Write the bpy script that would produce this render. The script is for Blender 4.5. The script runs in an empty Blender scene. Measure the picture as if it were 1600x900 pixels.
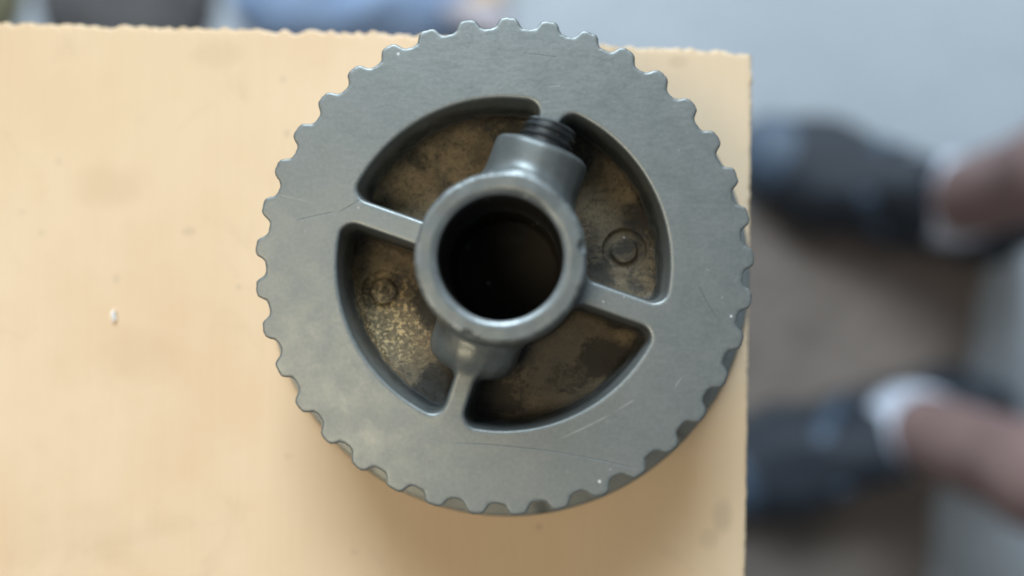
import bpy, math, random
import numpy as np
from mathutils import Matrix, Vector

random.seed(4)
rng = np.random.default_rng(4)
S = bpy.context.scene
COL = S.collection
MM = 0.001
TOP = 0.620                 # height of the table top above the floor (m)
FACE = TOP + 0.026          # height of the toothed rim's upper face (m)

# ------------------------------------------------------------------ camera
cd = bpy.data.cameras.new('camera')
cd.sensor_width = 36.0
cd.lens = 28.125
cd.clip_start = 0.005
cd.clip_end = 50
cd.dof.use_dof = True
cd.dof.focus_distance = 0.133
cd.dof.aperture_fstop = 4.1
cam = bpy.data.objects.new('camera', cd)
COL.objects.link(cam)
R = Matrix(((0.99972028, 0.0, 0.02365078), (0.00111213, 0.99889381, -0.04700979), (-0.02362462, 0.04702294, 0.9986144)))
cam.matrix_world = Matrix.Translation((0.0045047, -0.0100441, FACE + 0.1271995)) @ R.to_4x4()
S.camera = cam

# ------------------------------------------------------------------ world and lamps
W = bpy.data.worlds.new('World')
S.world = W
W.use_nodes = True
W.node_tree.nodes['Background'].inputs[0].default_value = (0.72, 0.88, 1.0, 1)
W.node_tree.nodes['Background'].inputs[1].default_value = 0.19


def area(name, loc, target, size, power, color, sy=None):
    l = bpy.data.lights.new(name, 'AREA')
    l.energy = power
    l.color = color
    l.size = size
    if sy:
        l.shape = 'RECTANGLE'
        l.size_y = sy
    o = bpy.data.objects.new(name, l)
    COL.objects.link(o)
    o.location = loc
    o.rotation_euler = (Vector(target) - Vector(loc)).to_track_quat('-Z', 'Y').to_euler()
    return o


area('warm_fill', (-0.235, -0.12, 1.20), (0, 0, 0.62), 0.22, 1.25, (1.0, 0.82, 0.55))  # unseen warm lamp added close by for board falloff and rim glow
area('overhead_fill', (-0.95, -0.15, 2.7), (0, 0, 0.6), 1.1, 4, (1.0, 0.84, 0.62))  # weak overhead lamp added for a warm sheen on the left rim
area('sky_light', (-0.25, 2.0, 1.95), (0.1, 0, 0.5), 1.3, 102, (0.77, 0.90, 1.0))

S.view_settings.view_transform = 'Standard'
S.view_settings.look = 'None'
S.view_settings.exposure = 0.0
S.view_settings.gamma = 1.0


# ------------------------------------------------------------------ node helper
class NT:
    def __init__(self, name):
        self.m = bpy.data.materials.new(name)
        self.m.use_nodes = True
        self.t = self.m.node_tree
        self.b = self.t.nodes['Principled BSDF']
        self.obj = self.t.nodes.new('ShaderNodeTexCoord').outputs['Object']

    def put(self, sock, v):
        if isinstance(v, bpy.types.NodeSocket):
            self.t.links.new(v, sock)
        elif isinstance(v, (tuple, list)):
            sock.default_value = tuple(v) + ((1,) if len(v) == 3 and len(sock.default_value) == 4 else ())
        else:
            sock.default_value = v

    def noise(self, scale, detail=4, rough=0.55, vec=None, dist=0.0):
        n = self.t.nodes.new('ShaderNodeTexNoise')
        self.put(n.inputs['Vector'], vec or self.obj)
        n.inputs['Scale'].default_value = scale
        n.inputs['Detail'].default_value = detail
        n.inputs['Roughness'].default_value = rough
        n.inputs['Distortion'].default_value = dist
        return n.outputs['Fac']

    def voronoi(self, scale, vec=None, feature='F1'):
        n = self.t.nodes.new('ShaderNodeTexVoronoi')
        n.feature = feature
        self.put(n.inputs['Vector'], vec or self.obj)
        n.inputs['Scale'].default_value = scale
        return n

    def map(self, scale=(1, 1, 1), loc=(0, 0, 0), rot=(0, 0, 0), vec=None):
        n = self.t.nodes.new('ShaderNodeMapping')
        self.put(n.inputs['Vector'], vec or self.obj)
        n.inputs['Scale'].default_value = scale
        n.inputs['Location'].default_value = loc
        n.inputs['Rotation'].default_value = rot
        return n.outputs['Vector']

    def math(self, op, a, b=0.0, clamp=False):
        n = self.t.nodes.new('ShaderNodeMath')
        n.operation = op
        n.use_clamp = clamp
        self.put(n.inputs[0], a)
        self.put(n.inputs[1], b)
        return n.outputs[0]

    def ramp(self, v, lo, hi, a=0.0, b=1.0):
        n = self.t.nodes.new('ShaderNodeMapRange')
        n.interpolation_type = 'SMOOTHSTEP'
        self.put(n.inputs[0], v)
        n.inputs[1].default_value = lo
        n.inputs[2].default_value = hi
        n.inputs[3].default_value = a
        n.inputs[4].default_value = b
        return n.outputs[0]

    def mix(self, f, a, b):
        n = self.t.nodes.new('ShaderNodeMix')
        n.data_type = 'RGBA'
        self.put(n.inputs['Factor'], f)
        self.put(n.inputs['A'], a)
        self.put(n.inputs['B'], b)
        return n.outputs['Result']

    def xyz(self):
        n = self.t.nodes.new('ShaderNodeSeparateXYZ')
        self.put(n.inputs[0], self.obj)
        return n.outputs

    def bump(self, h, strength, dist, prev=None):
        n = self.t.nodes.new('ShaderNodeBump')
        n.inputs['Strength'].default_value = strength
        n.inputs['Distance'].default_value = dist
        self.put(n.inputs['Height'], h)
        if prev is not None:
            self.put(n.inputs['Normal'], prev)
        return n.outputs[0]

    def done(self, color, rough, metal=0.0, normal=None, spec=None):
        self.put(self.b.inputs['Base Color'], color)
        self.put(self.b.inputs['Roughness'], rough)
        self.put(self.b.inputs['Metallic'], metal)
        if normal is not None:
            self.put(self.b.inputs['Normal'], normal)
        if spec is not None:
            self.b.inputs['Specular IOR Level'].default_value = spec
        return self.m


# ------------------------------------------------------------------ materials
def scratch(n, px, x0, y0, x1, y1, width, bend=0.0):
    """mask of one thin scratch between two points of the gear face (mm)"""
    x, y, z = px
    dx, dy = x1 - x0, y1 - y0
    L = math.hypot(dx, dy)
    ux, uy = dx / L, dy / L
    rx = n.math('SUBTRACT', x, x0 * MM)
    ry = n.math('SUBTRACT', y, y0 * MM)
    al = n.math('ADD', n.math('MULTIPLY', rx, ux), n.math('MULTIPLY', ry, uy))
    pe = n.math('SUBTRACT', n.math('MULTIPLY', ry, ux), n.math('MULTIPLY', rx, uy))
    if bend:
        q = n.math('MULTIPLY', n.math('MULTIPLY', al, n.math('SUBTRACT', L * MM, al)), bend / MM)
        pe = n.math('SUBTRACT', pe, q)
    m = n.ramp(n.math('ABSOLUTE', pe), width * MM * 0.3, width * MM, 1, 0)
    m = n.math('MULTIPLY', m, n.ramp(al, 0, 0.6 * MM))
    m = n.math('MULTIPLY', m, n.ramp(al, (L - 0.8) * MM, L * MM, 1, 0))
    return m


def gear_material():
    n = NT('gear_metal')
    x, y, z = n.xyz()
    big = n.noise(60, 5, 0.6)
    mid = n.noise(260, 5, 0.6)
    fine = n.noise(1500, 3, 0.6)
    metal = n.mix(n.ramp(big, 0.3, 0.7), (0.178, 0.203, 0.203), (0.222, 0.243, 0.239))
    metal = n.mix(n.ramp(mid, 0.3, 0.75, 0, 0.4), metal, (0.185, 0.195, 0.197))
    metal = n.mix(n.ramp(fine, 0.35, 0.7, 0, 0.16), metal, (0.36, 0.365, 0.355))
    brushed = n.noise(1.0, 4, 0.65, n.map((420, 1500, 900), rot=(0, 0, 0.5)))
    metal = n.mix(n.ramp(brushed, 0.35, 0.7, 0, 0.10), metal, (0.29, 0.30, 0.285))
    # the hub keeps its dull, unmachined casting skin
    skin = n.math('MULTIPLY', n.ramp(z, 1.2 * MM, 2.6 * MM), n.ramp(mid, 0.3, 0.7, 0.35, 0.85))
    metal = n.mix(skin, metal, (0.135, 0.152, 0.155))
    # bronze-brown oil film with black grease on the pocket floors
    lowz = n.ramp(n.math('ADD', z, n.math('MULTIPLY', n.math('SUBTRACT', mid, 0.5), 0.006)), -9.2 * MM, -6.6 * MM, 1, 0)
    inside = n.ramp(n.math('ADD', n.math('MULTIPLY', x, x), n.math('MULTIPLY', y, y)), 0.0262 ** 2, 0.0268 ** 2, 1, 0)
    pocket = n.math('MULTIPLY', lowz, inside)
    gb = n.noise(105, 6, 0.62, dist=0.5)
    gf = n.noise(1000, 6, 0.78)
    def blob(px, py, rad):
        e = n.math('ADD', n.math('POWER', n.math('SUBTRACT', x, px * MM), 2.0), n.math('POWER', n.math('SUBTRACT', y, py * MM), 2.0))
        return n.ramp(n.math('SQRT', e), rad * MM * 0.25, rad * MM, 1, 0)
    dirt = None
    for bx in ((-3, -21.5, 9), (-13, -6.5, 7), (-11.5, -20, 6.5), (23.5, -1.5, 5), (15, -3.5, 5.5), (9, 20, 8.5), (4, 23, 7), (17, -15, 5), (20, -9, 4), (22, 9, 4.5), (-16, 18, 4), (2, 18, 5)):
        e = blob(*bx)
        dirt = e if dirt is None else n.math('MAXIMUM', dirt, e)
    clean = None
    for bx in ((-20.5, -10, 9), (-17, 12.5, 9), (-10, 18, 7), (16.5, 12, 6), (-23, -2, 5)):
        e = blob(*bx)
        clean = e if clean is None else n.math('MAXIMUM', clean, e)
    gb = n.math('ADD', gb, n.math('MULTIPLY', n.math('SUBTRACT', dirt, n.math('MULTIPLY', clean, 0.7)), 0.15))
    bronze = n.mix(n.ramp(n.math('ADD', n.math('MULTIPLY', gf, 0.55), n.math('MULTIPLY', mid, 0.45)), 0.36, 0.64), (0.125, 0.102, 0.070), (0.33, 0.262, 0.165))
    bronze = n.mix(n.math('MULTIPLY', clean, n.ramp(gf, 0.35, 0.65, 0.1, 0.6)), bronze, (0.46, 0.37, 0.225))
    bronze = n.mix(n.math('MULTIPLY', blob(9, -17, 13), 0.75), bronze, (0.125, 0.118, 0.102))
    glit = n.math('MULTIPLY', blob(-20.5, -9, 11), n.ramp(n.noise(1300, 4, 0.75), 0.50, 0.60))
    bronze = n.mix(glit, bronze, (0.85, 0.66, 0.36))
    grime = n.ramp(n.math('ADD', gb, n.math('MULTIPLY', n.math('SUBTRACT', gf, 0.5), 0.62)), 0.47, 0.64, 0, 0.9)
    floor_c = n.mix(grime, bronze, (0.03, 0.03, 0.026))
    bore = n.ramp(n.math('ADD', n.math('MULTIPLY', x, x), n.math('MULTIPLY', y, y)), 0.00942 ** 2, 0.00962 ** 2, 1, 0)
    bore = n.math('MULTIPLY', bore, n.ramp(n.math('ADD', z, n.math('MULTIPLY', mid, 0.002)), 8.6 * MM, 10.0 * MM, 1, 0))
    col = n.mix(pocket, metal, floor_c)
    col = n.mix(n.math('MULTIPLY', bore, 0.96), col, (0.022, 0.020, 0.017))      # shade inside the bore, painted near black
    # a wandering greasy stain over hub flank and walls
    st = n.math('MULTIPLY', n.ramp(n.noise(110, 5, 0.65), 0.55, 0.72), n.ramp(z, -0.8 * MM, -2.5 * MM))
    col = n.mix(n.math('MULTIPLY', st, 0.7), col, (0.05, 0.055, 0.055))
    # black grease and painted recess shade over pocket walls, hub flank and lug, ragged upper limit
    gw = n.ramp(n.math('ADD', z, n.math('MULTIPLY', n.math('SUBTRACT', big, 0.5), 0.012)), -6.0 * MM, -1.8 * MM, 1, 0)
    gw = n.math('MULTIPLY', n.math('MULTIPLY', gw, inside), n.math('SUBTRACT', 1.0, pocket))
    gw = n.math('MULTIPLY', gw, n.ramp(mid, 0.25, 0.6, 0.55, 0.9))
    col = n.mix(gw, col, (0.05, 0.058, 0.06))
    # outer hub edge rubbed bright, flaking irregularly; a glint painted along the bore's chamfer
    rad = n.math('SQRT', n.math('ADD', n.math('MULTIPLY', x, x), n.math('MULTIPLY', y, y)))
    flake = n.noise(620, 4, 0.7)
    w1 = n.math('MULTIPLY', n.ramp(rad, 11.7 * MM, 12.3 * MM), n.ramp(rad, 12.9 * MM, 13.3 * MM, 1, 0))
    w1 = n.math('MULTIPLY', w1, n.ramp(flake, 0.46, 0.56, 0, 0.9))
    w2 = n.math('MULTIPLY', n.ramp(rad, 10.1 * MM, 9.9 * MM), n.ramp(flake, 0.4, 0.6, 0.5, 1.0))
    wear_glint = n.math('MULTIPLY', n.math('MAXIMUM', w1, w2), n.ramp(z, 9.2 * MM, 9.6 * MM))
    col = n.mix(n.math('MULTIPLY', wear_glint, 0.55), col, (0.36, 0.39, 0.40))
    # dark and bright scratches on the rim face
    up = n.ramp(z, -0.5 * MM, -0.15 * MM)
    dark = None
    for a in ((-7.5, -28.6, 21, -32.5, 0.09, 0.004), (-26.5, 8.0, -21.0, 11.4, 0.08, 0.0), (-33.5, 6.8, -27, 8.2, 0.08, 0.003),
              (3, 34, 9, 33.2, 0.06, 0.0), (31, -3.5, 34, -9, 0.07, -0.01)):
        s = scratch(n, (x, y, z), *a)
        dark = s if dark is None else n.math('MAXIMUM', dark, s)
    light = None
    for a in ((9, -27.8, 21, -21.5, 0.12, -0.008), (-36, 11, -30, 9.5, 0.06, 0.0),
              (32, -1.0, 33.2, -1.3, 0.1, 0.0), (27, -20, 28.5, -17.8, 0.08, 0.0), (16, -24.2, 17.6, -25.2, 0.08, 0.0),
              (28.3, 3.5, 29.6, 3.2, 0.07, 0), (31.2, 10.6, 31.5, 9.4, 0.06, 0), (7, 28.3, 9.6, 28.6, 0.07, 0)):
        s = scratch(n, (x, y, z), *a)
        light = s if light is None else n.math('MAXIMUM', light, s)
    col = n.mix(n.math('MULTIPLY', n.math('MULTIPLY', dark, up), 0.4), col, (0.07, 0.07, 0.068))
    col = n.mix(n.math('MULTIPLY', n.math('MULTIPLY', light, n.math('MULTIPLY', up, n.ramp(mid, 0.35, 0.6))), 0.5), col, (0.6, 0.61, 0.61))
    # sparse pale dust
    v = n.voronoi(420)
    dust = n.math('MULTIPLY', n.ramp(v.outputs['Distance'], 0.07, 0.13, 1, 0), n.ramp(n.noise(75, 2), 0.57, 0.64))
    col = n.mix(n.math('MULTIPLY', dust, 0.75), col, (0.7, 0.72, 0.72))
    rough = n.math('ADD', n.math('ADD', n.ramp(mid, 0.25, 0.75, 0.36, 0.46), n.ramp(brushed, 0.3, 0.7, 0.02, 0.07)), n.math('MULTIPLY', pocket, n.ramp(gf, 0.3, 0.7, -0.1, 0.12)))
    met = n.math('SUBTRACT', n.ramp(big, 0.3, 0.7, 0.53, 0.63), n.math('MULTIPLY', n.math('MULTIPLY', pocket, grime), 0.45))
    met = n.math('SUBTRACT', met, n.math('MULTIPLY', dust, 0.6), True)
    rough = n.math('SUBTRACT', rough, n.math('MULTIPLY', wear_glint, 0.06))
    met = n.math('MULTIPLY', met, n.math('SUBTRACT', 1.0, n.math('MULTIPLY', bore, 0.9)))
    b1 = n.bump(fine, 0.22, 0.0001, n.bump(brushed, 0.04, 0.0001))
    b2 = n.bump(mid, 0.10, 0.0003, b1)
    b3 = n.bump(n.math('MULTIPLY', gf, pocket), 0.8, 0.0006, b2)
    b4 = n.bump(dark, 0.6, -0.0001, b3)
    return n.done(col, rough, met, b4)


def screw_material():
    n = NT('screw_steel')
    a = n.noise(400, 4)
    return n.done(n.mix(a, (0.08, 0.087, 0.09), (0.16, 0.17, 0.175)), n.ramp(a, 0.3, 0.7, 0.25, 0.45), 0.9, n.bump(a, 0.3, 0.0002))


def board_material():
    n = NT('pale_wood_board')
    x, y, z = n.xyz()
    gr = n.noise(22, 6, 0.6, n.map((14, 0.7, 4)))
    gr2 = n.noise(60, 5, 0.6, n.map((16, 0.6, 4)))
    bl = n.noise(24, 4, 0.55)
    c = n.mix(n.ramp(bl, 0.3, 0.7), (0.69, 0.495, 0.312), (0.755, 0.575, 0.395))
    c = n.mix(n.ramp(n.noise(11, 3), 0.42, 0.66, 0, 0.5), c, (0.71, 0.53, 0.33))
    c = n.mix(n.ramp(n.noise(46, 5, 0.7, dist=0.8), 0.55, 0.75, 0, 0.28), c, (0.52, 0.36, 0.22))
    c = n.mix(n.ramp(gr, 0.35, 0.72, 0, 0.07), c, (0.60, 0.40, 0.225))
    c = n.mix(n.ramp(gr2, 0.4, 0.8, 0, 0.10), c, (0.83, 0.66, 0.47))

    def spot(px, py, rx, ry, col, k, rag):
        e = n.math('ADD', n.math('POWER', n.math('DIVIDE', n.math('SUBTRACT', x, px * MM), rx * MM), 2.0),
                   n.math('POWER', n.math('DIVIDE', n.math('SUBTRACT', y, py * MM), ry * MM), 2.0))
        e = n.math('ADD', e, n.math('MULTIPLY', n.math('SUBTRACT', rag, 0.5), 2.6))
        return n.mix(n.ramp(e, 0.0, 1.5, k * (0.65 if rx > 1.9 else 0.5), 0), c, col)
    rag = n.math('ADD', n.math('MULTIPLY', n.noise(190, 5, 0.65), 0.45), n.math('MULTIPLY', n.noise(62, 4, 0.6), 0.62))
    for s in ((-77, 17, 9, 5.0, (0.50, 0.30, 0.17), 0.34), (-37, 16, 5, 4.5, (0.38, 0.33, 0.25), 0.30), (-26, 12, 4, 3, (0.42, 0.32, 0.2), 0.25),
              (-71, -16, 9, 6, (0.50, 0.33, 0.18), 0.26), (-83, -50, 13, 7, (0.50, 0.35, 0.2), 0.20), (-57, 43, 6, 3, (0.46, 0.33, 0.2), 0.3),
              (-62, 8.2, 1.6, 0.9, (0.32, 0.25, 0.16), 0.5), (-43, 27.3, 0.9, 1.1, (0.3, 0.25, 0.18), 0.55), (-44, 38, 0.7, 0.9, (0.3, 0.25, 0.18), 0.45),
              (-76, -1, 0.9, 1.2, (0.3, 0.24, 0.17), 0.45), (-33.5, 8.8, 0.8, 0.6, (0.32, 0.26, 0.18), 0.5), (-52, -2.6, 0.7, 0.6, (0.3, 0.25, 0.18), 0.45),
              (-95, 12, 1.0, 0.8, (0.32, 0.26, 0.18), 0.35), (-91, 8, 0.8, 0.8, (0.32, 0.26, 0.18), 0.35), (-88, 22, 0.8, 0.8, (0.32, 0.26, 0.18), 0.3),
              (-42, -35, 0.9, 0.7, (0.36, 0.26, 0.16), 0.4), (-29, -53, 0.9, 0.7, (0.36, 0.26, 0.16), 0.4), (6, -48, 0.9, 0.8, (0.3, 0.2, 0.12), 0.5),
              (40.5, -45.5, 2.2, 3.6, (0.22, 0.17, 0.11), 0.6), (38, -50, 2.0, 2.0, (0.25, 0.19, 0.12), 0.4), (33, 41, 2.2, 1.4, (0.40, 0.26, 0.15), 0.5), (21, 43.5, 6, 0.9, (0.42, 0.27, 0.15), 0.5)):
        c = spot(*s, rag)
    # light falloff painted into the wood: slightly greyer towards the right-hand edge
    c = n.mix(n.ramp(n.math('ADD', x, n.math('MULTIPLY', bl, 0.03)), 0.020, 0.065, 0, 0.45), c, (0.60, 0.50, 0.36))
    bmp = n.bump(gr, 0.12, 0.0006, n.bump(rag, 0.2, 0.0004))
    return n.done(c, n.ramp(bl, 0.3, 0.7, 0.5, 0.66), 0.0, bmp, 0.35)


def simple(name, c0, c1, scale, rough, bump=0.0, metal=0.0, spec=None):
    n = NT(name)
    a = n.noise(scale, 5, 0.6)
    return n.done(n.mix(n.ramp(a, 0.3, 0.7), c0, c1), rough, metal, n.bump(a, bump, 0.4 / scale) if bump else None, spec)


def floor_material():
    n = NT('concrete_floor')
    a = n.noise(2.3, 6, 0.6)
    b = n.noise(30, 6, 0.65)
    f = n.noise(240, 3, 0.6)
    c = n.mix(n.ramp(a, 0.3, 0.7), (0.37, 0.41, 0.45), (0.46, 0.50, 0.545))
    c = n.mix(n.ramp(b, 0.45, 0.75, 0, 0.3), c, (0.30, 0.31, 0.32))
    c = n.mix(n.ramp(f, 0.55, 0.75, 0, 0.25), c, (0.5, 0.51, 0.52))
    return n.done(c, n.ramp(b, 0.3, 0.7, 0.55, 0.75), 0, n.bump(b, 0.3, 0.004))


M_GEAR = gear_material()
M_SCREW = screw_material()
M_BOARD = board_material()
M_FLOOR = floor_material()
M_LEGWOOD = simple('table_leg_wood', (0.42, 0.27, 0.15), (0.55, 0.38, 0.22), 30, 0.6, 0.3)
M_SKIN = simple('brown_skin', (0.225, 0.145, 0.135), (0.28, 0.185, 0.172), 40, 0.5, 0.15)
M_SHOE = simple('navy_shoe_fabric', (0.017, 0.022, 0.031), (0.030, 0.038, 0.051), 300, 0.7, 0.4)
M_SOLE = simple('dark_rubber', (0.025, 0.028, 0.032), (0.045, 0.05, 0.056), 90, 0.6, 0.2)
M_TRIM = simple('slate_blue_trim', (0.045, 0.07, 0.108), (0.08, 0.115, 0.165), 120, 0.55, 0.2)
M_SOCK = simple('white_knit', (0.62, 0.67, 0.78), (0.72, 0.76, 0.85), 500, 0.9, 0.5)
M_SHORTS = simple('dark_shorts_cloth', (0.03, 0.035, 0.05), (0.05, 0.055, 0.075), 200, 0.9, 0.4)
M_SHEET = simple('brown_floor_sheet', (0.175, 0.142, 0.122), (0.24, 0.197, 0.17), 18, 0.95, 0.5)
M_BLUE = simple('blue_cloth', (0.25, 0.36, 0.58), (0.34, 0.46, 0.66), 14, 0.8, 0.4)
M_PALE = simple('pale_cloth', (0.55, 0.50, 0.55), (0.66, 0.62, 0.66), 40, 0.85, 0.3)
M_TAN = simple('tan_wood', (0.55, 0.36, 0.16), (0.68, 0.48, 0.24), 40, 0.6, 0.3)
M_DARK = simple('charcoal_cloth', (0.075, 0.072, 0.075), (0.12, 0.115, 0.115), 16, 0.9, 0.5)
M_OLIVE = simple('olive_cloth', (0.14, 0.13, 0.075), (0.19, 0.175, 0.11), 22, 0.9, 0.5)
M_CHIP = simple('bright_flake', (0.88, 0.88, 0.87), (0.95, 0.95, 0.94), 800, 0.2)


# ------------------------------------------------------------------ object helpers
def link(name, mesh, mat=None, parent=None, loc=None):
    o = bpy.data.objects.new(name, mesh)
    COL.objects.link(o)
    if mat:
        mesh.materials.clear()
        mesh.materials.append(mat)
    if parent:
        o.parent = parent
    if loc is not None:
        o.location = loc
    return o


def empty(name, loc, rz=0.0):
    o = bpy.data.objects.new(name, None)
    COL.objects.link(o)
    o.location = loc
    o.rotation_euler = (0, 0, rz)
    return o


def tag(o, label=None, cat=None, kind=None, group=None):
    if label:
        o['label'] = label
    if cat:
        o['category'] = cat
    if kind:
        o['kind'] = kind
    if group:
        o['group'] = group
    return o


def mesh_from(verts, faces, normals=None, smooth=True, name='m'):
    me = bpy.data.meshes.new(name)
    verts = np.asarray(verts, np.float32)
    if isinstance(faces, np.ndarray):
        k = faces.shape[1]
        me.vertices.add(len(verts))
        me.vertices.foreach_set('co', verts.ravel())
        me.loops.add(faces.size)
        me.loops.foreach_set('vertex_index', faces.ravel().astype(np.int32))
        me.polygons.add(len(faces))
        me.polygons.foreach_set('loop_start', np.arange(0, faces.size, k, dtype=np.int32))
        me.update(calc_edges=True)
    else:
        me.from_pydata([tuple(map(float, v)) for v in verts], [], faces)
        me.update()
    if smooth:
        me.polygons.foreach_set('use_smooth', np.ones(len(me.polygons), bool))
    if normals is not None:
        me.normals_split_custom_set_from_vertices([tuple(map(float, q)) for q in normals])
    return me


def surface_nets(F, org, h):
    """F[x,y,z] > 0 outside. Returns vertices, outward quads, normals."""
    nx, ny, nz = F.shape
    I = F < 0
    cnt = np.zeros((nx - 1, ny - 1, nz - 1), np.int8)
    for dx in (0, 1):
        for dy in (0, 1):
            for dz in (0, 1):
                cnt += I[dx:nx - 1 + dx, dy:ny - 1 + dy, dz:nz - 1 + dz]
    act = (cnt > 0) & (cnt < 8)
    idx = np.full(act.shape, -1, np.int32)
    ci = np.argwhere(act)
    idx[act] = np.arange(len(ci), dtype=np.int32)
    c = {}
    for dx in (0, 1):
        for dy in (0, 1):
            for dz in (0, 1):
                c[dx, dy, dz] = F[ci[:, 0] + dx, ci[:, 1] + dy, ci[:, 2] + dz].astype(np.float32)
    acc = np.zeros((len(ci), 3), np.float32)
    num = np.zeros(len(ci), np.float32)
    keys = list(c)
    for a in keys:
        for ax in range(3):
            if a[ax]:
                continue
            b = list(a)
            b[ax] = 1
            fa, fb = c[a], c[tuple(b)]
            cr = (fa < 0) != (fb < 0)
            t = np.where(cr, fa / np.where(cr, fa - fb, 1), 0)
            p = np.zeros_like(acc)
            for k in range(3):
                p[:, k] = a[k]
            p[:, ax] = t
            acc += p * cr[:, None]
            num += cr
    v = (ci + acc / num[:, None]) * h + np.asarray(org)
    g = np.zeros((len(ci), 3), np.float32)
    for a in keys:
        for k in range(3):
            g[:, k] += c[a] * (1 if a[k] else -1)
    g /= np.maximum(np.linalg.norm(g, axis=1), 1e-9)[:, None]
    quads = []
    for ax in range(3):
        sl0 = [slice(1, -1)] * 3
        sl1 = [slice(1, -1)] * 3
        sl0[ax] = slice(0, -1)
        sl1[ax] = slice(1, None)
        A, B = I[tuple(sl0)], I[tuple(sl1)]
        e = np.argwhere(A != B)
        ins = A[A != B]
        pos = e + 1
        pos[:, ax] = e[:, ax]
        u, w = (ax + 1) % 3, (ax + 2) % 3

        def cell(du, dw):
            q = pos.copy()
            q[:, u] -= du
            q[:, w] -= dw
            return idx[q[:, 0], q[:, 1], q[:, 2]]
        q = np.stack([cell(1, 1), cell(0, 1), cell(0, 0), cell(1, 0)], 1)
        q[~ins] = q[~ins][:, ::-1]
        quads.append(q)
    return v, np.concatenate(quads), g


def smin(a, b, k):
    h = np.maximum(k - np.abs(a - b), 0)
    return np.minimum(a, b) - h * h / (4 * k)


def smax(a, b, k):
    return -smin(-a, -b, k)


def rmax(a, b, r):
    """rounded intersection of two half spaces"""
    u, v = np.maximum(a + r, 0), np.maximum(b + r, 0)
    return np.minimum(np.maximum(a + r, b + r), 0) + np.sqrt(u * u + v * v) - r


def submesh(v, q, g, mask):
    f = q[mask]
    used, inv = np.unique(f, return_inverse=True)
    return mesh_from(v[used], inv.reshape(f.shape), g[used])


def lathe(profile, seg=48, axis='z'):
    vs, fs = [], []
    n = len(profile)
    for i in range(seg):
        a = 2 * math.pi * i / seg
        for r, z in profile:
            vs.append((r * math.cos(a), r * math.sin(a), z))
    for i in range(seg):
        j = (i + 1) % seg
        for k in range(n - 1):
            fs.append((i * n + k, j * n + k, j * n + k + 1, i * n + k + 1))
    fs.append(tuple(i * n + n - 1 for i in range(seg)))
    fs.append(tuple(i * n for i in reversed(range(seg))))
    return vs, fs


def box_mesh(x0, x1, y0, y1, z0, z1, bevel=0.002, taper=1.0):
    import bmesh
    bm = bmesh.new()
    r = bmesh.ops.create_cube(bm, size=1)
    cx, cy = (x0 + x1) / 2, (y0 + y1) / 2
    for v in r['verts']:
        top = v.co.z > 0
        k = 1.0 if top else taper
        v.co = Vector((cx + v.co.x * (x1 - x0) * k, cy + v.co.y * (y1 - y0) * k, z1 if top else z0))
    if bevel:
        bmesh.ops.bevel(bm, geom=list(bm.edges), offset=bevel, segments=2, affect='EDGES', profile=0.5)
    me = bpy.data.meshes.new('box')
    bm.to_mesh(me)
    bm.free()
    return me


# ------------------------------------------------------------------ floor
def floor_obj():
    n = 40
    xs = np.linspace(-3, 3, n)
    vs = [(x, y, 0.0) for x in xs for y in xs]
    fs = [(i * n + j, (i + 1) * n + j, (i + 1) * n + j + 1, i * n + j + 1) for i in range(n - 1) for j in range(n - 1)]
    tag(link('floor', mesh_from(vs, fs), M_FLOOR), 'smooth blue grey concrete floor far below the board', kind='structure')


floor_obj()


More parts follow.
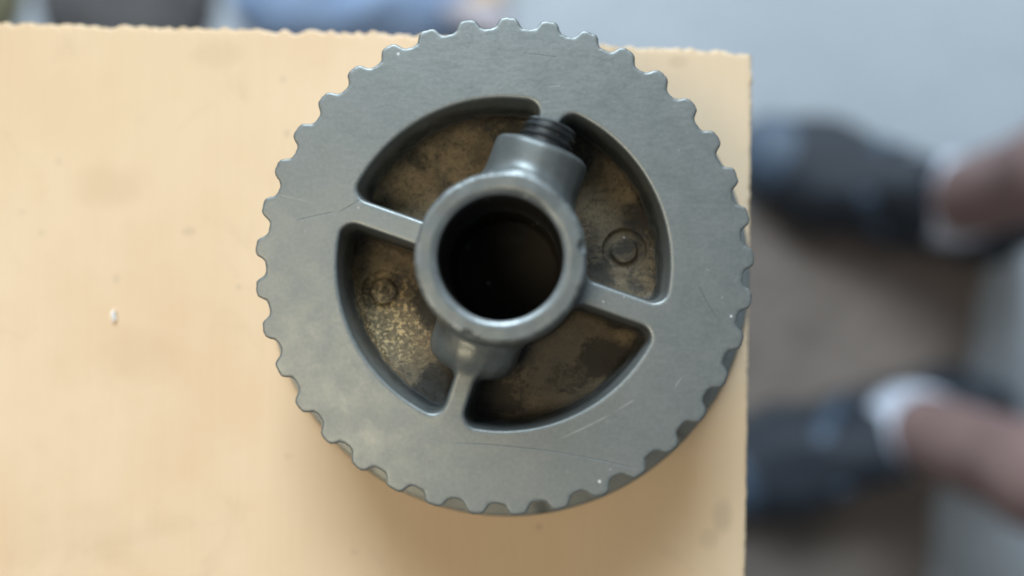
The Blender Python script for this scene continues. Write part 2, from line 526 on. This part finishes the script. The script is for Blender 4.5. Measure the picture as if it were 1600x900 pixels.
# ------------------------------------------------------------------ table
def table():
    t = empty('wooden_table', (0, 0, TOP))
    tag(t, 'pale stained wooden board with rough sawn edges carrying the gear', 'table')
    TR, TL, BL, BR = (47.4, 42.8), (-460, 62.0), (-460, -420), (35.0, -420)

    def side(a, b, step):
        L = math.dist(a, b)
        n = max(2, int(L / step))
        return [(a[0] + (b[0] - a[0]) * i / n, a[1] + (b[1] - a[1]) * i / n) for i in range(n)]
    # the far edge bends a little, as measured along it
    edge = side(TR, (-24.3, 47.2), 0.6) + side((-24.3, 47.2), (-110, 50.2), 0.6) + side((-110, 50.2), TL, 6) + side(TL, BL, 20) + side(BL, BR, 12) + side(BR, (44.6, -66), 5) + side((44.6, -66), TR, 0.6)
    P = np.array(edge)
    n = len(P)
    nxt, prv = np.roll(P, -1, 0), np.roll(P, 1, 0)
    tan = nxt - prv
    tan /= np.linalg.norm(tan, axis=1)[:, None]
    nor = np.stack([tan[:, 1], -tan[:, 0]], 1)
    cen = np.array([-200, -150])
    if np.mean(np.sum(nor * (P - cen), 1)) < 0:
        nor = -nor
    s = np.arange(n)
    rough = np.zeros(n)
    far = (P[:, 1] > 41) & (P[:, 0] > -115)
    for k in range(26):
        rough += np.sin(s * rng.uniform(0.05, 1.6) + rng.uniform(0, 7)) * rng.uniform(0.02, 0.085)
    rough += rng.normal(0, 0.06, n)
    rough *= np.where(far, 1.0, 0.22)
    rough -= 0.4 * np.exp(-(np.hypot(P[:, 0] - TR[0], P[:, 1] - TR[1]) / 2.2) ** 2)
    rings = []
    for off, z, jz in ((-1.5, 0.0, 0.0), (-0.75, -0.03, 0.04), (-0.28, -0.22, 0.12), (0.0, -0.75, 0.1), (0.05, -3.0, 0.0), (0.0, -18, 0.0)):
        k = 0.25 if off < -1 else 1.0
        Q = P + nor * (off + rough * k)[:, None]
        Q[np.hypot(P[:, 0] - TR[0], P[:, 1] - TR[1]) < 2.0] = (TR[0] + off - 0.25, TR[1] + off - 0.25)
        zz = z + rng.normal(0, 1, n) * jz * np.where(far, 1, 0.4)
        rings.append(np.column_stack([Q, np.minimum(zz, 0.0)]))
    V = np.concatenate(rings) * MM
    F = []
    for r in range(len(rings) - 1):
        for i in range(n):
            j = (i + 1) % n
            F.append((r * n + i, r * n + j, (r + 1) * n + j, (r + 1) * n + i))
    V = np.concatenate([V, [[cen[0] * MM, cen[1] * MM, 0.0], [cen[0] * MM, cen[1] * MM, -0.018]]])
    c0, c1, b0 = len(V) - 2, len(V) - 1, (len(rings) - 1) * n
    for i in range(n):
        j = (i + 1) % n
        F += [(j, i, c0), (b0 + i, b0 + j, c1)]
    me = mesh_from(V, F, smooth=False)
    import bmesh
    bm = bmesh.new()
    bm.from_mesh(me)
    bmesh.ops.recalc_face_normals(bm, faces=bm.faces)
    bm.to_mesh(me)
    bm.free()
    link('tabletop', me, M_BOARD, t)
    for x0, y0 in ((-0.40, -0.37), (-0.40, -0.02), (-0.06, -0.37), (-0.06, -0.02)):
        link('leg', box_mesh(x0, x0 + 0.045, y0, y0 + 0.045, -TOP, -0.0185, 0.003, 0.75), M_LEGWOOD, t)
    link('apron', box_mesh(-0.36, -0.056, -0.005, 0.015, -0.08, -0.0185, 0.002), M_LEGWOOD, t)
    link('apron', box_mesh(-0.36, -0.056, -0.36, -0.34, -0.08, -0.0185, 0.002), M_LEGWOOD, t)
    return t


table()

# ------------------------------------------------------------------ the toothed pulley
NT_ = 37
PH = math.radians(117.9265)          # direction of one tooth's tip
PITCH = 2 * math.pi / NT_
T_TEETH, T_ALL = 24.0, 26.0
R_FL = 45.7
R_POCK, Z_FLOOR = 26.6, -11.0
R_HUB, Z_HUB, R_BORE = 12.7, 10.3, 9.35
SPOKES = [(72.0, 1.75), (160.5, 2.0), (252.0, 1.6), (340.4, 1.95)]
MARKS = [(-21.1, -4.2), (20.6, 3.0)]
B1 = dict(a=math.radians(70.0), z=1.7, R=7.6, L=18.7)
B2 = dict(a=math.radians(250.5), z=-6.0, R=7.5, L=18.9)


def plane_fields(x, y):
    r = np.hypot(x, y)
    th = np.arctan2(y, x)
    t = np.cos((th - PH) * NT_)
    k = 1.9
    Rt = 39.05 + 0.89 * np.tanh(k * t + 0.12) / math.tanh(k) + 0.05 * np.sin(5.3 * x + 1) * np.sin(4.7 * y) + 0.035 * np.sin(2.1 * x - 1.7 * y)
    dR = -0.89 * k * NT_ * np.sin((th - PH) * NT_) * (1 - np.tanh(k * t + 0.12) ** 2) / math.tanh(k)
    dt = (r - Rt) / np.sqrt(1 + (dR / np.maximum(r, 1)) ** 2)
    e2 = np.full_like(r, -99)
    for a, w in SPOKES:
        a = math.radians(a)
        u = x * math.cos(a) + y * math.sin(a)
        v = -x * math.sin(a) + y * math.cos(a)
        e2 = np.maximum(e2, np.where(u > 0, w - np.abs(v), w - r))
    dp = rmax(r - R_POCK, e2, 2.6)
    return r, th, dt, dp


def boss_d(x, y, z, B, rnd):
    u = x * math.cos(B['a']) + y * math.sin(B['a'])
    v = -x * math.sin(B['a']) + y * math.cos(B['a'])
    rho = np.sqrt(v * v + (z - B['z']) ** 2)
    return np.maximum(rmax(rho - B['R'] - 0.005 * (12 - u), u - B['L'], rnd), -u)


def hub_d(x, y, z, r):
    h = np.maximum(r - R_HUB - 0.05 * (Z_HUB - z), z - Z_HUB)
    h = np.maximum(h, (r - R_HUB + (z - Z_HUB) + 0.5) * 0.7071)
    h = smin(h, boss_d(x, y, z, B1, 1.0), 2.6)
    h = smin(h, boss_d(x, y, z, B2, 4.2), 1.3)
    return h


def gear_field(x, y, z, pf, wob):
    r, th, dt, dp = pf
    body = smax(dt, z + 0 * r, 0.5)
    body = np.maximum(body, -(z + T_TEETH + 0.5))
    fl = np.maximum(r - R_FL - 0.15 * 0, np.maximum(z + T_TEETH, -(z + T_ALL)) + 0 * r)
    fl = rmax(r - R_FL, np.maximum(z + T_TEETH, -(z + T_ALL)) + 0 * r, 0.5)
    body = np.minimum(body, fl)
    carve = rmax((dp - z * 0.10) * 0.995, Z_FLOOR - z + 0 * r, 2.2)
    for mx, my in MARKS:                                    # round ejector marks: a ring groove round a low disc
        q = np.hypot(x - mx, y - my)
        ring = np.hypot(q - 2.95, z - Z_FLOOR - 0.1) - 0.8
        carve = smin(carve, ring, 0.25)
    body = smax(body, -carve, 0.6)
    hub = hub_d(x, y, z, r) + wob
    s = smin(body, hub, 1.6)
    bore = np.minimum(r - R_BORE + 0 * z, (r - R_BORE - (z - Z_HUB + 0.6)) * 0.7071)
    bore = np.maximum(bore, -(z + 21.0))                      # floor added to close the bore and keep it dark
    return smax(s, -bore, 0.45)


def build_gear():
    h = 0.235
    lim = 46.9
    ax = np.arange(-lim, lim + h, h, dtype=np.float32)
    zz = np.arange(-26.7, 11.4, h, dtype=np.float32)
    X, Y = np.meshgrid(ax, ax, indexing='ij')
    pf = plane_fields(X, Y)
    F = np.empty((len(ax), len(ax), len(zz)), np.float32)
    wv = [(rng.normal(0, 0.9, 3), rng.uniform(0, 7), rng.uniform(0.008, 0.024)) for _ in range(9)]
    dings = [((12.6, 1.6, 10.6), 1.25), ((-5.0, -12.0, 10.9), 1.5), ((-3.3, -12.6, 10.9), 1.2)]
    for _ in range(70):                                     # worn, flaked outer edge of the hub
        a = rng.uniform(-0.9, 3.3)
        if 0.85 < a < 1.6:
            continue
        rr = rng.uniform(0.3, 0.6)
        dings.append(((12.75 * math.cos(a) + rng.normal(0, 0.15), 12.75 * math.sin(a) + rng.normal(0, 0.15), 10.2 + rr * 0.5), rr))
    for k, z in enumerate(zz):
        wob = 0
        if z > -12:
            wob = sum(a * np.sin(d[0] * X + d[1] * Y + d[2] * z + p) for d, p, a in wv)
        f = gear_field(X, Y, z, pf, wob)
        if z > 8:
            for (cx, cy, cz), rr in dings:
                f = smax(f, -(np.sqrt((X - cx) ** 2 + (Y - cy) ** 2 + (z - cz) ** 2) - rr), 0.15)
        F[:, :, k] = f
    v, q, g = surface_nets(F, (-lim, -lim, float(zz[0])), h)
    c = v[q].mean(1)
    x, y, z = c.T
    r, th, dt, dp = plane_fields(x, y)
    hd = hub_d(x, y, z, r)
    lab = np.zeros(len(q), np.int32)                                  # 0 rim
    lab[dp < 0.25] = 2                                                # pockets (split by quadrant below)
    quad = np.zeros(len(q), np.int32)
    sa = np.radians([a for a, _ in SPOKES])
    rel = np.mod(th[:, None] - sa[None, :], 2 * math.pi)
    quad = np.argmin(rel, 1)
    for i, (a, w) in enumerate(SPOKES):
        a = math.radians(a)
        u = x * math.cos(a) + y * math.sin(a)
        vv = np.abs(-x * math.sin(a) + y * math.cos(a))
        lab[(u > 0) & (r < R_POCK + 0.3) & (vv < w + 0.9) & (z > Z_FLOOR + 1.5)] = 10 + i
    pk = lab == 2
    lab[pk] = 20 + quad[pk]
    for i, (mx, my) in enumerate(MARKS):
        lab[(np.hypot(x - mx, y - my) < 3.75) & (np.abs(z - Z_FLOOR) < 1.0)] = 30 + i
    hm = (hd < 0.45) & (z > Z_FLOOR - 1) & (r < 24)
    lab[hm] = 3
    b1 = hm & (boss_d(x, y, z, B1, 1.7) < 0.5) & (r > R_HUB + 0.7)
    b2 = hm & (boss_d(x, y, z, B2, 4.2) < 0.5) & (r > R_HUB + 0.5)
    lab[b1] = 4
    lab[b2] = 5
    lab[(r < R_BORE + 0.12) & (z < Z_HUB - 0.9) & (z > -T_TEETH + 0.5)] = 6
    lab[(z < -T_TEETH + 0.02)] = 7
    k = np.mod(np.round((th - PH) / PITCH).astype(int), NT_)
    tooth = (r > 38.45) & (z > -T_TEETH + 0.02)
    lab[tooth] = 100 + k[tooth]
    v = v * MM
    root = empty('toothed_pulley', (0, 0, FACE))
    tag(root, 'large grey metal toothed belt pulley with four spokes lying on the pale board', 'gear')

    def part(name, code, parent):
        m = lab == code
        return link(name, submesh(v, q, g, m), M_GEAR, parent) if m.any() else None
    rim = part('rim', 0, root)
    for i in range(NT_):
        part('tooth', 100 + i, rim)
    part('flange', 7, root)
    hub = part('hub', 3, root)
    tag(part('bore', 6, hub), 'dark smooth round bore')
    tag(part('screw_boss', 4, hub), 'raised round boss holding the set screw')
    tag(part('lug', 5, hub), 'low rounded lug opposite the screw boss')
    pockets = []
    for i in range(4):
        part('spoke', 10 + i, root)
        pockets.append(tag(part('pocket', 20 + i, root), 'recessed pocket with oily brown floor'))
    for i, (mx, my) in enumerate(MARKS):
        a = np.mod(math.atan2(my, mx) - sa, 2 * math.pi)
        part('ejector_mark', 30 + i, pockets[int(np.argmin(a))])
    # set screw sticking out of the boss towards the rim
    prof = [(0.0, 14.0), (4.0, 14.0), (4.0, 18.6)]
    s = 18.6
    while s < 21.8:
        prof += [(4.0, s), (4.42, s + 0.32), (4.42, s + 0.48), (4.0, s + 0.85), (4.0, s + 1.2)]
        s += 1.3
    prof += [(4.2, s), (3.9, s + 0.35), (2.3, s + 0.35), (2.3, s - 1.0), (0.02, s - 1.0)]
    vs, fs = lathe(prof[1:], 72)
    Rm = Matrix.Rotation(B1['a'], 3, 'Z') @ Matrix.Rotation(math.pi / 2, 3, 'Y')
    vs = [tuple((Rm @ Vector(p) + Vector((0, 0, B1['z'] + 0.2))) * MM) for p in vs]
    me = mesh_from(vs, fs)
    me.set_sharp_from_angle(angle=math.radians(40))
    tag(link('set_screw', me, M_SCREW, root), 'dark threaded set screw')
    return root


build_gear()


# ------------------------------------------------------------------ a bright chip on the board
def chip():
    vs, fs = [], []
    pts = [(-0.75, -0.9), (-0.1, -1.1), (0.4, -0.3), (0.75, 0.65), (0.3, 1.0), (-0.25, 0.2)]
    for z0 in (0.0, 0.28):
        for i, (a, b) in enumerate(pts):
            vs.append((a * MM, b * MM, (z0 + (0.35 if z0 and i % 2 else 0) + 0.02) * MM))
    vs.append((0, 0, 0.85 * MM))
    n = len(pts)
    for i in range(n):
        j = (i + 1) % n
        fs += [(i, j, n + j, n + i), (n + i, n + j, 2 * n)]
    fs.append(tuple(reversed(range(n))))
    o = link('bright_flake', mesh_from(vs, fs, smooth=False), M_CHIP, None, (-0.0762, -0.0082, TOP))
    o.rotation_euler = (0, 0, 0.5)
    tag(o, 'tiny bright white flake glinting on the board left of the gear', 'flake')


chip()


# ------------------------------------------------------------------ SDF helpers for soft bodies
def round_cone(P, a, b, ra, rb):
    a, b = np.asarray(a, float), np.asarray(b, float)
    d = b - a
    t = np.clip(((P - a) @ d) / (d @ d), 0, 1)
    return np.linalg.norm(P - a - t[..., None] * d, axis=-1) - (ra + (rb - ra) * t)


def grid(lo, hi, h):
    axs = [np.arange(l - 2 * h, u + 3 * h, h) for l, u in zip(lo, hi)]
    return np.stack(np.meshgrid(*axs, indexing='ij'), -1), [a[0] for a in axs]


def sdf_mesh(fn, lo, hi, h):
    P, o = grid(lo, hi, h)
    v, q, g = surface_nets(fn(P).astype(np.float32), o, h)
    return mesh_from(v, q, g)


# ------------------------------------------------------------------ floor things round the table
def slab(name, pts, z0, z1, mat, label, cat, wave=0.0):
    """a flat sheet with an uneven outline and real thickness"""
    n = len(pts)
    P = []
    for i in range(n):
        a, b = pts[i], pts[(i + 1) % n]
        for k in range(12):
            t = k / 12
            P.append((a[0] + (b[0] - a[0]) * t + rng.normal(0, wave), a[1] + (b[1] - a[1]) * t + rng.normal(0, wave)))
    m = len(P)
    c = np.mean(P, 0)
    V = [(x, y, z0) for x, y in P] + [(x, y, z1 * 0.7) for x, y in P] + [(x + (c[0] - x) * 0.012, y + (c[1] - y) * 0.012, z1) for x, y in P]
    F = []
    for r in (0, 1):
        for i in range(m):
            j = (i + 1) % m
            F.append((r * m + i, r * m + j, (r + 1) * m + j, (r + 1) * m + i))
    F.append(tuple(range(2 * m, 3 * m)))
    F.append(tuple(reversed(range(m))))
    return tag(link(name, mesh_from(V, F, smooth=False), mat), label, cat)


slab('floor_sheet', [(-0.10, 0.095), (0.30, 0.100), (0.445, 0.085), (0.418, -0.05), (0.385, -0.16), (0.355, -0.42), (-0.10, -0.42)], 0.001, 0.007, M_SHEET,  # thin brown sheet covering this part of the floor
     'flat brown sheet on the floor under the two dark shoes', 'mat', 0.0015)


def cloth(name, lo, hi, hgt, mat, label, seed, top=0.0):
    """a crumpled heap of cloth: closed sheet with folds, lying on the floor"""
    r2 = np.random.default_rng(seed)
    wv = [(r2.normal(0, 22, 2), r2.uniform(0, 7), r2.uniform(0.1, 0.3)) for _ in range(9)]

    def fn(P):
        x, y, z = P[..., 0], P[..., 1], P[..., 2]
        u = (x - (lo[0] + hi[0]) / 2) / ((hi[0] - lo[0]) / 2)
        w = (y - (lo[1] + hi[1]) / 2) / ((hi[1] - lo[1]) / 2)
        e = np.clip(1 - (np.abs(u) ** 4 + np.abs(w) ** 4), -0.5, 1)
        f = sum(a * np.abs(np.sin(d[0] * x + d[1] * y + p)) for d, p, a in wv) / 2.0
        H = hgt * np.sqrt(np.maximum(e, 0)) * (0.55 + 0.6 * f)
        H = np.where(e < 0, -0.03, H)
        return np.maximum(z - H, 0.001 - z) * 0.7
    me = sdf_mesh(fn, (lo[0] - .01, lo[1] - .01, 0), (hi[0] + .01, hi[1] + .01, hgt * 1.3), 0.006)
    return tag(link(name, me, mat), label, 'cloth')


blue = cloth('blue_cloth', (-0.300, 0.262), (-0.02, 0.52), 0.05, M_BLUE, 'crumpled blue cloth on the floor beyond the far edge of the board', 3)
cloth('charcoal_cloth', (-0.490, 0.250), (-0.300, 0.55), 0.035, M_DARK, 'dark charcoal cloth on the floor left of the blue cloth', 5)
cloth('olive_cloth', (-0.70, 0.255), (-0.492, 0.55), 0.03, M_OLIVE, 'olive cloth on the floor at the far left corner', 8)
# pale hem of the blue cloth: a folded band running across it
hem = sdf_mesh(lambda P: smin(round_cone(P * [1, 1, 1.6], (-0.135, 0.315, 0.055), (-0.035, 0.285, 0.03), 0.012, 0.016),
                              round_cone(P * [1, 1, 1.6], (-0.035, 0.285, 0.03), (-0.02, 0.268, 0.012), 0.016, 0.012), 0.01),
               (-0.16, 0.24, -0.01), (0.0, 0.34, 0.06), 0.004)
link('hem', hem, M_PALE, blue)
tan_o = link('wood_offcut', box_mesh(-0.022, 0.022, -0.03, 0.03, 0.0, 0.03, 0.002, 0.94), M_TAN, None, (-0.046, 0.328, 0.001))
tan_o.rotation_euler = (0, 0, 0.2)
tag(tan_o, 'small tan wooden offcut on the floor beside the blue cloth', 'offcut')


# ------------------------------------------------------------------ person standing at the right of the table
def person():
    root = empty('person', (0.41, 0.0, 0.0))
    tag(root, 'person in dark shoes and white ankle socks standing beside the board, bare lower legs', 'person')
    inv = Vector((-0.41, 0, 0))
    feet = [dict(heel=(0.463, 0.074), d=(-0.956, 0.293), knee=(0.415, 0.112, 0.47), hip=(0.50, 0.085, 0.86)),
            dict(heel=(0.422, -0.0715), d=(-0.945, -0.327), knee=(0.42, -0.150, 0.47), hip=(0.50, -0.105, 0.86))]
    for f in feet:
        d = np.array(f['d'])
        f['ank'] = np.array([f['heel'][0] + d[0] * 0.088, f['heel'][1] + d[1] * 0.088, 0.085])

    def body(P):
        out = None
        for f in feet:
            a, k, hp = f['ank'], np.array(f['knee']), np.array(f['hip'])
            shin = a + (k - a) * 0.3
            calf = a + (k - a) * 0.68 + np.array([0.018, 0, 0])
            e = smin(round_cone(P, a - [0, 0, 0.02], shin, 0.0345, 0.036), round_cone(P, shin, calf, 0.036, 0.052), 0.02)
            e = smin(e, round_cone(P, calf, k, 0.050, 0.050), 0.02)
            e = smin(e, round_cone(P, k, hp, 0.052, 0.082), 0.03)
            dd = np.array([f['d'][0], f['d'][1], 0])
            e = smin(e, round_cone(P, a - [0, 0, 0.03], a + dd * 0.12 + [0, 0, -0.05], 0.03, 0.02), 0.02)
            out = e if out is None else np.minimum(out, e)
        pel = round_cone(P, (0.51, 0.07, 0.92), (0.51, -0.09, 0.92), 0.12, 0.12)
        out = smin(out, pel, 0.05)
        return smin(out, round_cone(P, (0.51, -0.01, 0.95), (0.50, -0.01, 1.12), 0.13, 0.12), 0.06)
    me = sdf_mesh(body, (0.28, -0.30, 0.01), (0.70, 0.28, 1.26), 0.0085)
    me.transform(Matrix.Translation(inv))
    link('body', me, M_SKIN, root)

    def shorts(P):
        out = None
        for f in feet:
            k, hp = np.array(f['knee']), np.array(f['hip'])
            e = round_cone(P, k + (hp - k) * 0.15, hp, 0.085, 0.105)
            out = e if out is None else smin(out, e, 0.02)
        out = smin(out, round_cone(P, (0.51, 0.07, 0.93), (0.51, -0.09, 0.93), 0.14, 0.14), 0.05)
        return np.maximum(out, np.maximum(0.56 - P[..., 2], P[..., 2] - 1.0))
    me = sdf_mesh(shorts, (0.28, -0.32, 0.5), (0.70, 0.3, 1.05), 0.01)
    me.transform(Matrix.Translation(inv))
    link('shorts', me, M_SHORTS, root)

    # shoe in its own frame: x from heel (0) to toe (0.28), z up
    def outline(P):
        Q = P[..., :2]
        z0 = np.zeros(Q.shape[:-1] + (1,))
        Q3 = np.concatenate([Q, z0], -1)
        a = round_cone(Q3, (0.036, 0, 0), (0.115, 0.003, 0), 0.034, 0.033)
        b = round_cone(Q3, (0.115, 0.003, 0), (0.195, 0.0, 0), 0.033, 0.046)
        c = round_cone(Q3, (0.195, 0.0, 0), (0.245, -0.004, 0), 0.046, 0.034)
        return smin(smin(a, b, 0.03), c, 0.02)

    def upper(P):
        x, z = P[..., 0], P[..., 2]
        o = outline(P)
        top = np.interp(x, [-0.02, 0.0, 0.04, 0.11, 0.14, 0.19, 0.25, 0.29], [0.080, 0.098, 0.092, 0.086, 0.096, 0.068, 0.046, 0.034])
        o = o + np.maximum(z - 0.03, 0) * np.interp(x, [0, 0.05, 0.12, 0.2, 0.28], [0.12, 0.1, 0.22, 0.45, 0.5])
        s = rmax(o + 0.001, (z - top) * 0.9, 0.018)
        hole = round_cone(P, (0.086, 0, 0.075), (0.094, 0, 0.14), 0.034, 0.04)
        s = smax(s, -hole, 0.008)
        return np.maximum(s, 0.020 - z)

    def sole(P):
        z = P[..., 2]
        o = outline(P) - 0.004 + 0.0012 * np.sin(P[..., 0] * 420)
        return rmax(o, np.maximum(z - 0.024, 0.001 - z), 0.004)

    def toe_cap(P):
        u = upper(P)
        return np.maximum(np.maximum(u - 0.0025, -u - 0.002), np.maximum(0.232 - P[..., 0] + 8 * P[..., 1] ** 2, 0.024 - P[..., 2]))

    def stripe(P):
        u = upper(P)
        s = np.abs((P[..., 0] - 0.15) - (P[..., 2] - 0.05) * 0.9) - 0.009
        return np.maximum(np.maximum(u - 0.002, -u - 0.002), np.maximum(s, np.maximum(0.027 - P[..., 2], 0.018 - P[..., 1])))

    def stripe_in(P):
        return stripe(P * [1, -1, 1])

    def sock(P):
        e = round_cone(P, (0.088, 0, 0.04), (0.088, 0, 0.098), 0.0335, 0.0352)
        e = smin(e, round_cone(P, (0.088, 0, 0.055), (0.14, 0, 0.05), 0.034, 0.026), 0.02)
        inner = round_cone(P, (0.088, 0, 0.09), (0.085, 0, 0.16), 0.034, 0.036)
        cut = (P[..., 2] - 0.091 + 0.55 * P[..., 1]) * 0.9 - 0.002 * np.sin(P[..., 1] * 60)
        return smax(smax(e, cut, 0.004), -inner, 0.004)
    lo, hi = (-0.01, -0.06, 0.0), (0.29, 0.06, 0.13)
    meshes = [('upper', sdf_mesh(upper, lo, hi, 0.0035), M_SHOE), ('sole', sdf_mesh(sole, lo, hi, 0.0035), M_SOLE),
              ('toe_cap', sdf_mesh(toe_cap, (0.2, -0.06, 0.0), hi, 0.0022), M_TRIM), ('stripe', sdf_mesh(stripe, (0.08, -0.06, 0.0), (0.22, 0.06, 0.1), 0.0022), M_TRIM),
              ('stripe', sdf_mesh(stripe_in, (0.08, -0.06, 0.0), (0.22, 0.06, 0.1), 0.0022), M_TRIM)]
    sock_me = sdf_mesh(sock, (0.0, -0.06, 0.0), (0.16, 0.06, 0.13), 0.0035)
    lace_vs = []
    for f in feet:
        ang = math.atan2(f['d'][1], f['d'][0])
        s = empty('shoe', (f['heel'][0] - 0.41, f['heel'][1], 0.008), ang)
        s.parent = root
        for nm, me, mt in meshes:
            link(nm, me, mt, s)
        for k in range(4):
            x = 0.118 + k * 0.021
            zt = float(np.interp(x, [0.09, 0.13, 0.19, 0.25], [0.078, 0.088, 0.066, 0.046]))
            lc = lace_mesh(0.020, zt - 0.012 - 0.002 * k)
            link('lace', lc, M_TRIM, s, (x, 0, 0))
        sk = link('sock', sock_me, M_SOCK, root, (f['heel'][0] - 0.41, f['heel'][1], 0.008))
        sk.rotation_euler = (0, 0, ang)
    return root


def lace_mesh(w, z):
    vs, fs = [], []
    n, m = 9, 6
    for i in range(n):
        t = i / (n - 1) * 2 - 1
        cy, cz = t * w, z + 0.010 * (1 - t * t)
        for k in range(m):
            a = 2 * math.pi * k / m
            vs.append((0.0035 * math.cos(a) + 0.003 * t, cy, cz + 0.0018 * math.sin(a)))
    for i in range(n - 1):
        for k in range(m):
            l = (k + 1) % m
            fs.append((i * m + k, i * m + l, (i + 1) * m + l, (i + 1) * m + k))
    fs += [tuple(range(m))[::-1], tuple(range((n - 1) * m, n * m))]
    return mesh_from(vs, fs)


person()
